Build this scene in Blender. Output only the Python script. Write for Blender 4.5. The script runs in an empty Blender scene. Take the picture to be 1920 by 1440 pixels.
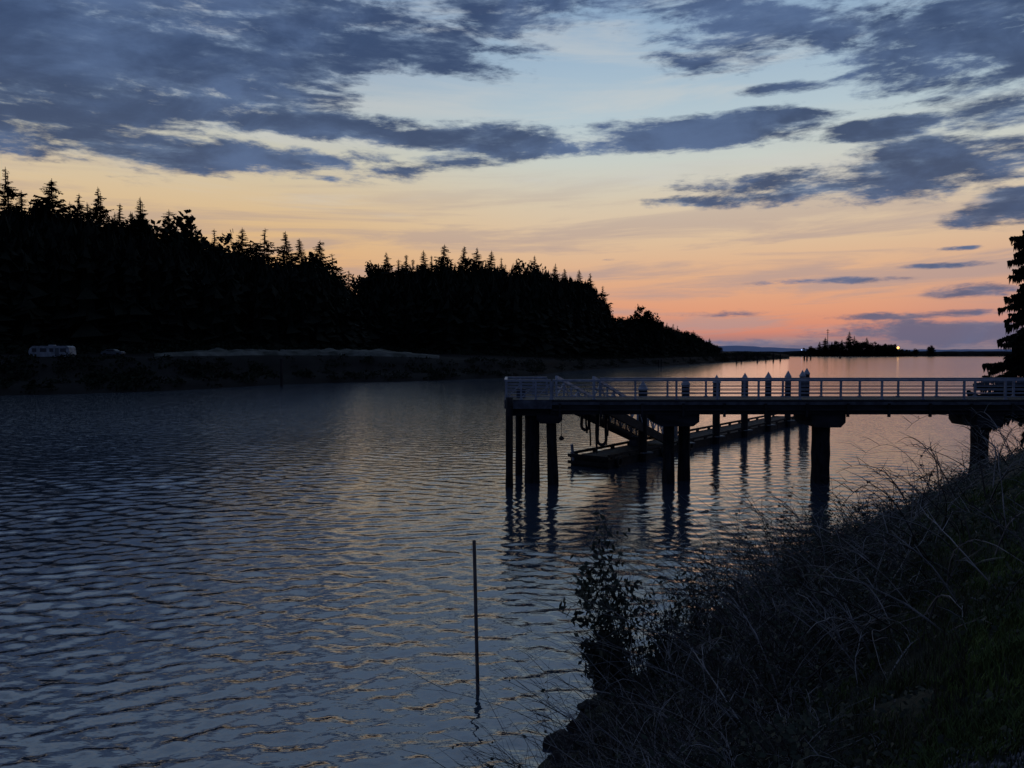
import bpy, math, random
import numpy as np
from mathutils import Vector, noise as mn
random.seed(7)
C = bpy.context.scene.collection
PI = math.pi
F = 1445.0; H = 7.3; HOR = 660.0
TH = math.atan((720-HOR)/F)

# ------------------------------------------------------------------ survey helpers
def ray(px, py):
    a = (px-960)/F; b = (720-py)/F
    return Vector((a, math.cos(TH)+b*math.sin(TH), b*math.cos(TH)-math.sin(TH)))
def P(px, py, z=0.0):
    d = ray(px, py); t = (z-H)/d.z
    return Vector((d.x*t, d.y*t, z))
def Q(px, py, D):
    d = ray(px, py); t = D/d.y
    return Vector((d.x*t, D, H+d.z*t))
def lin(c):
    return tuple(((v/255)/12.92 if v/255 <= .04045 else ((v/255+.055)/1.055)**2.4) for v in c)

# ------------------------------------------------------------------ materials
def mat(name, c1, c2=None, scale=4.0, rough=.85, bump=0.0, metallic=0.0, stretch=(1,1,1), detail=5, spec=.3):
    m = bpy.data.materials.new(name); m.use_nodes = True
    nt = m.node_tree; b = nt.nodes['Principled BSDF']
    b.inputs['Roughness'].default_value = rough; b.inputs['Metallic'].default_value = metallic
    b.inputs['Specular IOR Level'].default_value = spec
    c2 = c2 or tuple(v*.55 for v in c1)
    tc = nt.nodes.new('ShaderNodeTexCoord'); mp = nt.nodes.new('ShaderNodeMapping')
    mp.inputs['Scale'].default_value = stretch
    n = nt.nodes.new('ShaderNodeTexNoise'); n.inputs['Scale'].default_value = scale; n.inputs['Detail'].default_value = detail
    r = nt.nodes.new('ShaderNodeValToRGB')
    r.color_ramp.elements[0].position = .35; r.color_ramp.elements[1].position = .68
    r.color_ramp.elements[0].color = (*c2, 1); r.color_ramp.elements[1].color = (*c1, 1)
    L = nt.links.new
    L(tc.outputs['Object'], mp.inputs['Vector']); L(mp.outputs[0], n.inputs['Vector'])
    L(n.outputs['Fac'], r.inputs['Fac']); L(r.outputs[0], b.inputs['Base Color'])
    if bump:
        bp = nt.nodes.new('ShaderNodeBump'); bp.inputs['Distance'].default_value = bump
        L(n.outputs['Fac'], bp.inputs['Height']); L(bp.outputs[0], b.inputs['Normal'])
    return m
def emit(name, col, s):
    m = bpy.data.materials.new(name); m.use_nodes = True
    b = m.node_tree.nodes['Principled BSDF']
    b.inputs['Base Color'].default_value = (*col, 1)
    b.inputs['Emission Color'].default_value = (*col, 1); b.inputs['Emission Strength'].default_value = s
    return m
M = {
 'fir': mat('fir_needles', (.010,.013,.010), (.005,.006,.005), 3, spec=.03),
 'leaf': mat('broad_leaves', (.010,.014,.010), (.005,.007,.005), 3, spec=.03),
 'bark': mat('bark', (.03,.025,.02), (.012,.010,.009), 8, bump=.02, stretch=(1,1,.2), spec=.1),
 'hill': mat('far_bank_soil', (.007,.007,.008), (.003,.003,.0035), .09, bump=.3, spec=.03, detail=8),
 'clearing': mat('pale_gravel_grass', (.060,.064,.062), (.007,.009,.008), .35, bump=.1, detail=8, spec=.1),
 'soil': mat('bank_soil', (.022,.025,.017), (.005,.006,.005), 3.4, bump=.08, detail=12, spec=.1),
 'gravel': mat('gravel', (.15,.16,.18), (.02,.02,.024), 22, bump=.03, detail=6, spec=.2),
 'twig': mat('bramble_bark', (.15,.145,.155), (.05,.05,.055), 2.5),
 'twigd': mat('dark_bramble', (.030,.028,.030), (.010,.010,.010), 2.5, spec=.1),
 'grass': mat('bank_grass', (.060,.088,.024), (.016,.026,.010), 1.2, spec=.1),
 'dry': mat('dry_grass', (.060,.058,.042), (.018,.018,.014), 1.5, spec=.1),
 'shrub': mat('shrub_leaf', (.020,.028,.018), (.008,.011,.008), 4, rough=.7, spec=.2),
 'rail': mat('painted_rail', (.22,.235,.28), (.13,.14,.18), 3, rough=.5),
 'grail': mat('gangway_rail', (.30,.32,.38), (.20,.21,.25), 3, rough=.5),
 'conc': mat('weathered_concrete', (.12,.12,.12), (.05,.05,.05), 2.5, bump=.01),
 'deck': mat('timber_deck', (.05,.045,.042), (.02,.018,.018), 3, bump=.01, stretch=(.4,6,1)),
 'fascia': mat('tarred_beam', (.022,.022,.026), (.008,.008,.010), 1.5, bump=.01, stretch=(.4,1,2), spec=.15),
 'headf': mat('grey_fascia', (.075,.08,.10), (.03,.031,.04), 2.5),
 'pile': mat('creosote_pile', (.020,.019,.022), (.006,.006,.007), 3, bump=.02, stretch=(2,2,.5), spec=.12),
 'cap': mat('pile_cap_white', (.24,.26,.31), (.12,.13,.16), 4, rough=.5),
 'alum': mat('dull_aluminium', (.12,.13,.15), (.06,.07,.08), 3, rough=.5),
 'float': mat('float_timber', (.022,.021,.023), (.008,.008,.009), 2.5, bump=.01, spec=.15),
 'fdeck': mat('float_deck', (.03,.028,.03), (.014,.013,.014), 3, bump=.01, spec=.1),
 'rope': mat('old_rope', (.04,.035,.03), (.015,.013,.012), 12),
 'hose': mat('dark_hose', (.03,.03,.035), (.015,.015,.015), 5, rough=.5),
 'buoy': mat('grey_buoy', (.04,.035,.035), (.02,.02,.02), 5),
 'stake': mat('stake_wood', (.11,.095,.09), (.05,.04,.04), 5, stretch=(3,3,.6)),
 'rock': mat('shore_rock', (.018,.018,.021), (.006,.006,.007), 2.5, bump=.05, spec=.15),
 'block': mat('pale_stone', (.13,.145,.165), (.05,.055,.065), 6, bump=.01),
 'log': mat('bleached_log', (.13,.115,.10), (.04,.035,.03), 6, bump=.01, stretch=(.3,3,3)),
 'white': mat('trailer_white', (.20,.21,.23), (.10,.11,.12), 1.2, rough=.6),
 'glass': mat('dark_glass', (.02,.02,.025), (.01,.01,.012), 1, rough=.25),
 'tyre': mat('tyre_rubber', (.02,.02,.02), (.01,.01,.01), 3),
 'car': mat('pale_car_paint', (.06,.065,.075), (.035,.04,.045), 1, rough=.5),
 'fars': mat('far_hill_haze_tint', (.20,.23,.33), (.17,.20,.30), .0006, rough=1, spec=0),  # aerial haze of the distant hills painted in as blue-grey base colour
 'marsh': mat('marsh_soil', (.016,.016,.017), (.009,.009,.009), .02, spec=0),
 'lamp': emit('lit_lamp', (1,.50,.14), 2.6), 'bluelamp': emit('cool_lamp', (.45,.6,1), 1.2),
}

# ------------------------------------------------------------------ mesh builder
def worldloc(o):
    v = Vector((0,0,0))
    while o: v += o.location; o = o.parent
    return v
class MB:
    def __init__(s): s.v = []; s.f = []
    def tri(s, a, b, c):
        n = len(s.v); s.v += [a, b, c]; s.f.append((n, n+1, n+2))
    def quad(s, a, b, c, d):
        n = len(s.v); s.v += [a, b, c, d]; s.f.append((n, n+1, n+2, n+3))
    def box(s, c, sz, rz=0.0, bev=0.0):
        x, y, z = sz[0]/2, sz[1]/2, sz[2]/2; ca, sa = math.cos(rz), math.sin(rz)
        n = len(s.v)
        for k in (-1, 1):
            for (i, j) in ((-1,-1),(1,-1),(1,1),(-1,1)):
                s.v.append((c[0]+i*x*ca-j*y*sa, c[1]+i*x*sa+j*y*ca, c[2]+k*z))
        s.f += [(n+3,n+2,n+1,n),(n+4,n+5,n+6,n+7),(n,n+1,n+5,n+4),(n+1,n+2,n+6,n+5),(n+2,n+3,n+7,n+6),(n+3,n,n+4,n+7)]
    def tube(s, pts, rad, sides=6, cap=True):
        pts = [Vector(p) for p in pts]; m = len(pts)
        if not hasattr(rad, '__len__'): rad = [rad]*m
        n0 = len(s.v); ref = None
        for i, p in enumerate(pts):
            d = (pts[min(i+1,m-1)]-pts[max(i-1,0)])
            if d.length < 1e-9: d = Vector((0,0,1))
            d.normalize()
            if ref is None: ref = d.orthogonal().normalized()
            ref = (ref-d*ref.dot(d))
            if ref.length < 1e-6: ref = d.orthogonal()
            ref.normalize(); b = d.cross(ref)
            for k in range(sides):
                a = 2*PI*k/sides; q = p+(ref*math.cos(a)+b*math.sin(a))*rad[i]
                s.v.append((q.x, q.y, q.z))
        for i in range(m-1):
            for k in range(sides):
                k2 = (k+1) % sides
                s.f.append((n0+i*sides+k, n0+i*sides+k2, n0+(i+1)*sides+k2, n0+(i+1)*sides+k))
        if cap:
            s.f.append(tuple(n0+k for k in reversed(range(sides))))
            s.f.append(tuple(n0+(m-1)*sides+k for k in range(sides)))
    def bar(s, a, b, w, h):
        a = Vector(a); b = Vector(b); d = (b-a).normalized()
        side = d.cross(Vector((0,0,1)))
        if side.length < 1e-5: side = Vector((1,0,0))
        side.normalize(); up = side.cross(d)
        n = len(s.v)
        for p in (a, b):
            for (i, j) in ((-1,-1),(1,-1),(1,1),(-1,1)):
                q = p+side*(i*w/2)+up*(j*h/2); s.v.append((q.x,q.y,q.z))
        s.f += [(n+3,n+2,n+1,n),(n+4,n+5,n+6,n+7),(n,n+1,n+5,n+4),(n+1,n+2,n+6,n+5),(n+2,n+3,n+7,n+6),(n+3,n,n+4,n+7)]
    def mesh(s, name, m, smooth=False, org=(0,0,0)):
        me = bpy.data.meshes.new(name)
        vv = [(p[0]-org[0], p[1]-org[1], p[2]-org[2]) for p in s.v]
        me.from_pydata(vv, [], s.f); me.materials.append(m)
        if smooth: me.polygons.foreach_set('use_smooth', [True]*len(me.polygons))
        me.update(); return me
    def build(s, name, m, parent=None, smooth=False, loc=None):
        org = worldloc(parent) if parent else Vector((0,0,0))
        if loc is not None: org = org*0+Vector(loc)
        o = bpy.data.objects.new(name, s.mesh(name, m, smooth, org)); C.objects.link(o)
        if parent:
            o.parent = parent
        elif loc is not None: o.location = loc
        return o
def tag(o, label=None, cat=None, group=None, kind=None):
    if label: o['label'] = label
    if cat: o['category'] = cat
    if group: o['group'] = group
    if kind: o['kind'] = kind
    return o
def empty(name, loc, label, cat, group=None):
    o = bpy.data.objects.new(name, None); C.objects.link(o); o.location = loc
    return tag(o, label, cat, group)
def R(a, b): return random.uniform(a, b)

# ------------------------------------------------------------------ camera
cam = bpy.data.cameras.new('camera'); co = bpy.data.objects.new('camera', cam); C.objects.link(co)
cam.sensor_width = 36; cam.lens = 36*F/1920; cam.clip_end = 30000; cam.clip_start = .05
co.location = (0,0,H); co.rotation_euler = (PI/2-TH, 0, 0)
bpy.context.scene.camera = co
sc = bpy.context.scene
sc.view_settings.view_transform = 'Standard'; sc.view_settings.look = 'None'; sc.view_settings.exposure = 0

# ------------------------------------------------------------------ world: dusk sky with broken clouds
w = bpy.data.worlds.new('World'); sc.world = w; w.use_nodes = True
nt = w.node_tree; nt.nodes.clear(); LK = nt.links.new
def setin(sock, v):
    if isinstance(v, bpy.types.NodeSocket): LK(v, sock)
    elif v is not None: sock.default_value = v
def mth(op, a, b=None, c=None, clamp=False):
    n = nt.nodes.new('ShaderNodeMath'); n.operation = op; n.use_clamp = clamp
    setin(n.inputs[0], a)
    if b is not None: setin(n.inputs[1], b)
    if c is not None: setin(n.inputs[2], c)
    return n.outputs[0]
def sstep(v, a, b, lo=0.0, hi=1.0):
    n = nt.nodes.new('ShaderNodeMapRange'); n.interpolation_type = 'SMOOTHSTEP'
    setin(n.inputs[0], v); n.inputs[1].default_value = a; n.inputs[2].default_value = b
    n.inputs[3].default_value = lo; n.inputs[4].default_value = hi
    return n.outputs[0]
def comb(x, y, z=0.0):
    n = nt.nodes.new('ShaderNodeCombineXYZ'); setin(n.inputs[0], x); setin(n.inputs[1], y); setin(n.inputs[2], z); return n.outputs[0]
def nz(vec, scale, detail=6, rough=.55, dist=0.0):
    n = nt.nodes.new('ShaderNodeTexNoise'); LK(vec, n.inputs['Vector']); n.inputs['Scale'].default_value = scale
    n.inputs['Detail'].default_value = detail; n.inputs['Roughness'].default_value = rough; n.inputs['Distortion'].default_value = dist
    return n.outputs['Fac']
def mixc(f, a, b):
    n = nt.nodes.new('ShaderNodeMix'); n.data_type = 'RGBA'; setin(n.inputs[0], f)
    setin(n.inputs[6], a if isinstance(a, bpy.types.NodeSocket) else (*a, 1)); setin(n.inputs[7], b if isinstance(b, bpy.types.NodeSocket) else (*b, 1))
    return n.outputs[2]
def ramp(f, stops):
    n = nt.nodes.new('ShaderNodeValToRGB'); LK(f, n.inputs[0]); e = n.color_ramp.elements
    while len(e) > 1: e.remove(e[-1])
    e[0].position = stops[0][0]; e[0].color = (*stops[0][1], 1)
    for p, c in stops[1:]:
        q = e.new(p); q.color = (*c, 1)
    return n.outputs[0]
tc = nt.nodes.new('ShaderNodeTexCoord'); sp = nt.nodes.new('ShaderNodeSeparateXYZ'); LK(tc.outputs['Generated'], sp.inputs[0])
X, Y, Z = sp.outputs
az = mth('ARCTAN2', X, Y)
rr = mth('SQRT', mth('ADD', mth('MULTIPLY', X, X), mth('MULTIPLY', Y, Y)))
el = mth('ARCTAN2', Z, rr)
uv = comb(az, el)
def azel(px, py):
    d = ray(px, py); return math.atan2(d.x, d.y), math.atan2(d.z, math.hypot(d.x, d.y))
def st(lst): return [(min(1, max(0, math.atan((HOR-y)/F)/.7)), lin(c)) for y, c in lst]
t = mth('DIVIDE', el, .7, clamp=True)
top_ = [(.8,lin((140,168,204))),(1,lin((140,168,206)))]
rampA = ramp(t, st([(660,(112,110,130)),(645,(142,118,126)),(622,(210,134,112)),(585,(220,154,122)),(525,(221,172,136)),(460,(218,187,154)),
                    (385,(212,197,173)),(310,(198,204,197)),(230,(178,196,205)),(130,(158,182,202)),(0,(134,162,192))])+top_)
rampB = ramp(t, st([(660,(180,126,102)),(560,(220,160,112)),(500,(222,174,124)),(440,(218,182,136)),(380,(214,190,154)),(320,(203,195,172)),
                    (250,(184,191,188)),(150,(154,172,192)),(0,(126,150,180))])+top_)
sky = mixc(sstep(az, -.35, .12, 1, 0), rampA, rampB)
sky = mixc(mth('MULTIPLY', sstep(az, .40, .66), mth('MULTIPLY', sstep(el, .16, .03), .5)), sky, lin((160,138,144)))
sv = comb(mth('MULTIPLY', az, 3.0), mth('MULTIPLY', mth('ADD', el, mth('MULTIPLY', az, -.03)), 32.0), 3.3)
streak = sstep(nz(sv, 1.0, 7, .62, .5), .44, .62)
smask = mth('MULTIPLY', streak, sstep(el, .27, .10))
sky = mixc(mth('MULTIPLY', smask, .6), sky, lin((162,146,148)))
streak2 = sstep(nz(comb(mth('MULTIPLY', az, 2.2), mth('MULTIPLY', el, 18.0), 7.7), 1.0, 7, .62, .6), .47, .68)
sky = mixc(mth('MULTIPLY', mth('MULTIPLY', streak2, sstep(el, .12, .22)), .45), sky, lin((202,202,198)))
back = sstep(mth('ABSOLUTE', az), .8, 2.0)
sky = mixc(back, sky, lin((80,96,134)))
blobs = [(40,40,620,190,1.4),(300,100,460,120,1.25),(600,60,330,90,1.1),(850,92,220,54,.92),(1000,25,300,44,.78),(60,150,380,60,1.12),
 (300,284,580,36,1.18),(60,262,280,26,.9),(600,238,280,32,1.1),(880,264,270,34,1.15),(760,298,220,18,.88),(1130,276,190,20,.98),(1330,250,290,34,1.2),(1470,224,150,32,1.1),(1640,238,140,24,1.05),
 (1500,345,260,36,1.1),(1700,308,240,42,1.0),(1330,376,160,16,1.05),(1660,352,200,34,.95),(1890,300,150,50,.88),(1830,412,80,18,1.0),(1915,380,110,40,1.0),
 (1470,165,120,14,.9),(1650,172,120,20,.95),(1790,110,320,90,1.0),(1470,70,300,60,.84),(1850,25,330,80,.98),(1280,10,280,36,.70),(1880,200,140,44,.85),
 (1550,528,150,8,1.0),(1775,497,90,6,.85),(1870,545,150,15,.9),(1290,588,190,9,.66),(1720,590,260,9,.9),(1480,645,260,12,.7),(1780,624,320,26,.98),
 (1150,487,30,4,.8),(1795,465,60,5,.8)]
acc = None
for (cx, cy, rx, ry, wt) in blobs:
    a0, e0 = azel(cx, cy); a1, _ = azel(cx+rx*.5, cy); a2, _ = azel(cx-rx*.5, cy); sx = 1/max(1e-4, (a1-a2)); sy = F/ry
    n = nt.nodes.new('ShaderNodeVectorMath'); n.operation = 'MULTIPLY_ADD'; LK(uv, n.inputs[0])
    n.inputs[1].default_value = (sx, sy, 0); n.inputs[2].default_value = (-a0*sx, -e0*sy, 0)
    l = nt.nodes.new('ShaderNodeVectorMath'); l.operation = 'LENGTH'; LK(n.outputs[0], l.inputs[0])
    g = sstep(l.outputs['Value'], .2, 1.5, wt, 0)
    acc = g if acc is None else mth('SMOOTH_MAX', acc, g, .10)
over = mth('MAXIMUM', sstep(el, .46, .62, 0, .2), mth('MULTIPLY', sstep(mth('ABSOLUTE', az), .62, .9, 0, .55), sstep(el, .10, .25)))
acc = mth('MAXIMUM', acc, over)
cv2 = comb(mth('MULTIPLY', az, 5.0), mth('MULTIPLY', el, 19.0), 2.0)
n1 = nz(cv2, 1.4, 9, .64, .3); n2 = nz(cv2, 5.0, 6, .64, .2)
field = mth('ADD', acc, mth('MULTIPLY', mth('SUBTRACT', n1, .5), 3.0))
field = mth('ADD', field, mth('MULTIPLY', mth('SUBTRACT', n2, .5), 1.3))
gate = sstep(acc, .05, .42)
alpha = mth('MULTIPLY', sstep(field, .34, .98), gate)
core = sstep(field, .55, 1.4)
cdark = mixc(sstep(el, .02, .13), lin((102,100,124)), lin((60,76,106)))
cdark = mixc(sstep(el, .2, .42), cdark, lin((52,71,106)))
clite = mixc(sstep(el, .04, .2), lin((142,128,138)), lin((112,132,160)))
clite = mixc(sstep(nz(cv2, 2.6, 5, .6), .40, .72), cdark, clite)
ccol = mixc(core, clite, cdark)
ccol = mixc(mth('MULTIPLY', sstep(nz(comb(mth('MULTIPLY',az,2.8), mth('MULTIPLY',el,6.5), 8.0), 1.7, 8, .6, .5), .42, .66), .65), ccol, lin((92,115,154)))
sky = mixc(mth('MULTIPLY', alpha, .97), sky, ccol)
sky = mixc(sstep(el, 0, -.04), sky, (.01,.012,.016))
ns = nt.nodes.new('ShaderNodeTexSky'); ns.sky_type = 'NISHITA'; ns.sun_disc = False; ns.sun_elevation = math.radians(.5); ns.sun_rotation = math.radians(14)
b1 = nt.nodes.new('ShaderNodeBackground'); LK(sky, b1.inputs[0]); b1.inputs[1].default_value = 1.02
b2 = nt.nodes.new('ShaderNodeBackground'); LK(ns.outputs[0], b2.inputs[0]); b2.inputs[1].default_value = .001
ad = nt.nodes.new('ShaderNodeAddShader'); LK(b1.outputs[0], ad.inputs[0]); LK(b2.outputs[0], ad.inputs[1])
wo = nt.nodes.new('ShaderNodeOutputWorld'); LK(ad.outputs[0], wo.inputs[0])
w.cycles.sampling_method = 'MANUAL'; w.cycles.sample_map_resolution = 512
sl = bpy.data.lights.new('sun', 'SUN'); sl.energy = .015; sl.angle = math.radians(12); sl.color = (1,.62,.42)
so = bpy.data.objects.new('sun', sl); C.objects.link(so)
so.rotation_euler = Vector((-math.sin(.24), -math.cos(.24), -.03)).to_track_quat('-Z','Y').to_euler()

# ------------------------------------------------------------------ water: a real wave surface, flat sheet beyond
wm = bpy.data.materials.new('river_water'); wm.use_nodes = True; nt2 = wm.node_tree; bs = nt2.nodes['Principled BSDF']
bs.inputs['Base Color'].default_value = (.018,.026,.040,1); bs.inputs['IOR'].default_value = 2.1
tcw = nt2.nodes.new('ShaderNodeTexCoord')
def wnoise(scale, sx, sy, detail, rot=0.0, dist=0.0):
    mp = nt2.nodes.new('ShaderNodeMapping'); mp.inputs['Scale'].default_value = (sx, sy, 1); mp.inputs['Rotation'].default_value = (0,0,rot)
    n = nt2.nodes.new('ShaderNodeTexNoise'); n.inputs['Scale'].default_value = scale; n.inputs['Detail'].default_value = detail; n.inputs['Roughness'].default_value = .5
    n.inputs['Distortion'].default_value = dist
    nt2.links.new(tcw.outputs['Object'], mp.inputs[0]); nt2.links.new(mp.outputs[0], n.inputs['Vector']); return n.outputs['Fac']
def mr2(v, a, b, lo, hi):
    n = nt2.nodes.new('ShaderNodeMapRange'); nt2.links.new(v, n.inputs[0])
    for i, q in enumerate((a, b, lo, hi)): n.inputs[i+1].default_value = q
    return n.outputs[0]
def m2(op, a, b):
    n = nt2.nodes.new('ShaderNodeMath'); n.operation = op
    for i, v in enumerate((a, b)):
        if isinstance(v, bpy.types.NodeSocket): nt2.links.new(v, n.inputs[i])
        else: n.inputs[i].default_value = v
    return n.outputs[0]
sep = nt2.nodes.new('ShaderNodeSeparateXYZ'); nt2.links.new(tcw.outputs['Object'], sep.inputs[0])
h = m2('MULTIPLY', wnoise(4.0, .9, 1.8, 2, -.15), .012)
h = m2('MULTIPLY', h, mr2(sep.outputs['Y'], 14, 70, 1.0, .15))
# wavelets too fine for the mesh farther out
hf = m2('MULTIPLY', wnoise(1.0, 1.2, 3.2, 2, .10, .4), .085)
hf = m2('MULTIPLY', hf, mr2(sep.outputs['Y'], 28, 75, 0.0, .62))
hf = m2('MULTIPLY', hf, mr2(sep.outputs['Y'], 110, 340, 1.0, .12))
hf = m2('MULTIPLY', hf, mr2(sep.outputs['X'], -26, 2, 1.7, .6))
h = m2('ADD', h, hf)
bp = nt2.nodes.new('ShaderNodeBump'); bp.inputs['Distance'].default_value = 1.0; bp.inputs['Strength'].default_value = 1.0
nt2.links.new(h, bp.inputs['Height']); nt2.links.new(bp.outputs[0], bs.inputs['Normal'])
nt2.links.new(mr2(sep.outputs['Y'], 15, 90, .05, .12), bs.inputs['Roughness'])
rs_ = np.random.RandomState(11)
ST = .0037
yr = [7.0]
while yr[-1] < 130: yr.append(yr[-1]*(1+ST))
yr = np.array(yr); ar = np.linspace(-.92, .92, 520)
YY, AA = np.meshgrid(yr, ar, indexing='ij'); XX = YY*AA; cell = YY*ST
ZZ = np.zeros_like(XX)
NW = 60
for i in range(NW):
    lam = .24*(6.0**((i/(NW-1))**1.15))*rs_.uniform(.92,1.08)            # 0.24 to 1.4 m
    th = rs_.normal(0, .50)+.10; k = 2*PI/lam; kx, ky = k*math.sin(th), k*math.cos(th)
    s_ = .0235*(1.0 if lam < .9 else .75)
    ph = rs_.uniform(0, 2*PI)+.8*np.sin(XX*.36/lam*rs_.uniform(.5,1)+rs_.uniform(0,6)+YY*.23/lam)
    fade = np.clip((lam/cell-3.0)/3.5, 0, 1)
    ZZ += (s_/k)*np.sin(kx*XX+ky*YY+ph)*fade
pat = .5+.5*np.sin(XX*.13+1.7*np.sin(YY*.045+1)+.6)*np.sin(YY*.085+1.3*np.sin(XX*.07)+2.0)
pat = .74+.55*pat
calm = 1-.34*np.clip((XX+2)/8,0,1)*np.clip((YY-26)/12,0,1)
left = 1+.35*np.clip((-XX-6)/20,0,1)
edge = np.clip((130-YY)/30, 0, 1)
ZZ *= pat*calm*left*edge
nr_, nc_ = ZZ.shape
verts = np.stack([XX.ravel(), YY.ravel(), ZZ.ravel()], 1)
ii, jj = np.meshgrid(np.arange(nr_-1), np.arange(nc_-1), indexing='ij'); b0 = (ii*nc_+jj).ravel()
faces = np.stack([b0, b0+1, b0+nc_+1, b0+nc_], 1)
base = len(verts); zl = -.07
extra = np.array([(-9000,-200,zl),(9000,-200,zl),(9000,9000,zl),(-9000,9000,zl)], float)
verts = np.concatenate([verts, extra]); faces = np.concatenate([faces, [[base,base+1,base+2,base+3]]])
me = bpy.data.meshes.new('water'); me.vertices.add(len(verts)); me.vertices.foreach_set('co', verts.ravel())
me.loops.add(len(faces)*4); me.loops.foreach_set('vertex_index', faces.ravel().astype(np.int32))
me.polygons.add(len(faces)); me.polygons.foreach_set('loop_start', np.arange(0, len(faces)*4, 4, dtype=np.int32))
me.update(calc_edges=True); me.polygons.foreach_set('use_smooth', [True]*len(faces)); me.materials.append(wm); me.validate()
ow = bpy.data.objects.new('water', me); C.objects.link(ow); tag(ow, kind='structure')

# ------------------------------------------------------------------ near bank terrain
SH = np.array([(-60,-60),(-14,-9),(-.3,11),(1.6,15.6),(10,27),(26,43.5),(31,47.2),(52,62),(90,85),(240,170),(900,520)], float)
def sdist(x, y):
    x = np.asarray(x, float); y = np.asarray(y, float); best = np.full(x.shape, 1e9); sg = np.zeros(x.shape)
    for i in range(len(SH)-1):
        a = SH[i]; b = SH[i+1]; d = b-a; L2 = d@d
        tt = np.clip(((x-a[0])*d[0]+(y-a[1])*d[1])/L2, 0, 1)
        qx = a[0]+tt*d[0]; qy = a[1]+tt*d[1]; dd = np.hypot(x-qx, y-qy)
        cr = (x-a[0])*d[1]-(y-a[1])*d[0]
        m = dd < best; best = np.where(m, dd, best); sg = np.where(m, np.sign(cr), sg)
    return best*sg
def gz(x, y):
    d = sdist(x, y); y = np.asarray(y, float)
    ztop = 5.7-.057*np.clip(y-5, 0, 40)
    u = np.clip(d/7.6, 0, 1); s = .55*u+.45*(u*u*(3-2*u))
    return np.where(d < 0, np.maximum(d*.5, -3), ztop*s)
SEGS = [(float(SH[i][0]),float(SH[i][1]),float(SH[i+1][0]-SH[i][0]),float(SH[i+1][1]-SH[i][1])) for i in range(len(SH)-1)]
def sd1(x, y):
    best = 1e9; sg = 1
    for ax, ay, dx, dy in SEGS:
        t_ = ((x-ax)*dx+(y-ay)*dy)/(dx*dx+dy*dy); t_ = 0 if t_ < 0 else 1 if t_ > 1 else t_
        q = math.hypot(x-ax-t_*dx, y-ay-t_*dy)
        if q < best: best = q; sg = 1 if (x-ax)*dy-(y-ay)*dx >= 0 else -1
    return best*sg
def gz1(x, y, d=None):
    if d is None: d = sd1(x, y)
    if d < 0: z = max(d*.5, -3)
    else:
        u = min(1, d/7.6); z = (5.7-.057*min(40, max(0, y-5)))*(.55*u+.45*(u*u*(3-2*u)))
    if d > -1: z += mn.noise((x*.9, y*.9, 0))*.2+mn.noise((x*3, y*3, 5))*.06
    return z
def axis(lo, f0, f1, hi, step):
    a = list(np.arange(f0, f1, step)); s = step; p = f1
    while p < hi: a.append(p); s *= 1.18; p += s
    s = step; p = f0-step; b = []
    while p > lo: b.append(p); s *= 1.18; p -= s
    return b[::-1]+a
xs = axis(-60, -4, 20, 900, .22); ys = axis(-60, 0, 28, 600, .24)
GX, GY = np.meshgrid(xs, ys); DD = sdist(GX, GY); GZ = gz(GX, GY)
mb = MB()
for j in range(len(ys)):
    for i in range(len(xs)):
        z = float(GZ[j,i]); x = xs[i]; y = ys[j]
        if -1 < DD[j,i] < 40 and y < 70: z += mn.noise((x*.9, y*.9, 0))*.2+mn.noise((x*3, y*3, 5))*.06
        mb.v.append((x, y, z))
nx = len(xs)
for j in range(len(ys)-1):
    for i in range(nx-1):
        if DD[j,i] > -6: mb.f.append((j*nx+i, j*nx+i+1, (j+1)*nx+i+1, (j+1)*nx+i))
tag(mb.build('ground', M['soil'], smooth=True), kind='structure')
mb = MB()
for k in range(15000):
    x = random.gauss(2.2, .6); y = random.gauss(3.7, .6)
    if y < 1.6 or math.hypot(x,y) < 2: continue
    if mn.noise((x*2.2,y*2.2,21)) < -.2: continue
    z = gz1(x, y)+.016; r = R(.005, .018)*(1 if random.random() < .95 else 1.8)
    top = (x+R(-.3,.3)*r, y+R(-.3,.3)*r, z+r*R(.5,1)); ring = [(x+math.cos(b)*r*R(.7,1.2), y+math.sin(b)*r*R(.7,1.2), z-.014) for b in (0,1.3,2.5,3.8,5)]
    for i in range(5): mb.tri(ring[i], ring[(i+1)%5], top)
tag(mb.build('gravel_stones', M['gravel']), 'loose grey gravel at the top of the near bank', 'gravel', kind='stuff')

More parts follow.
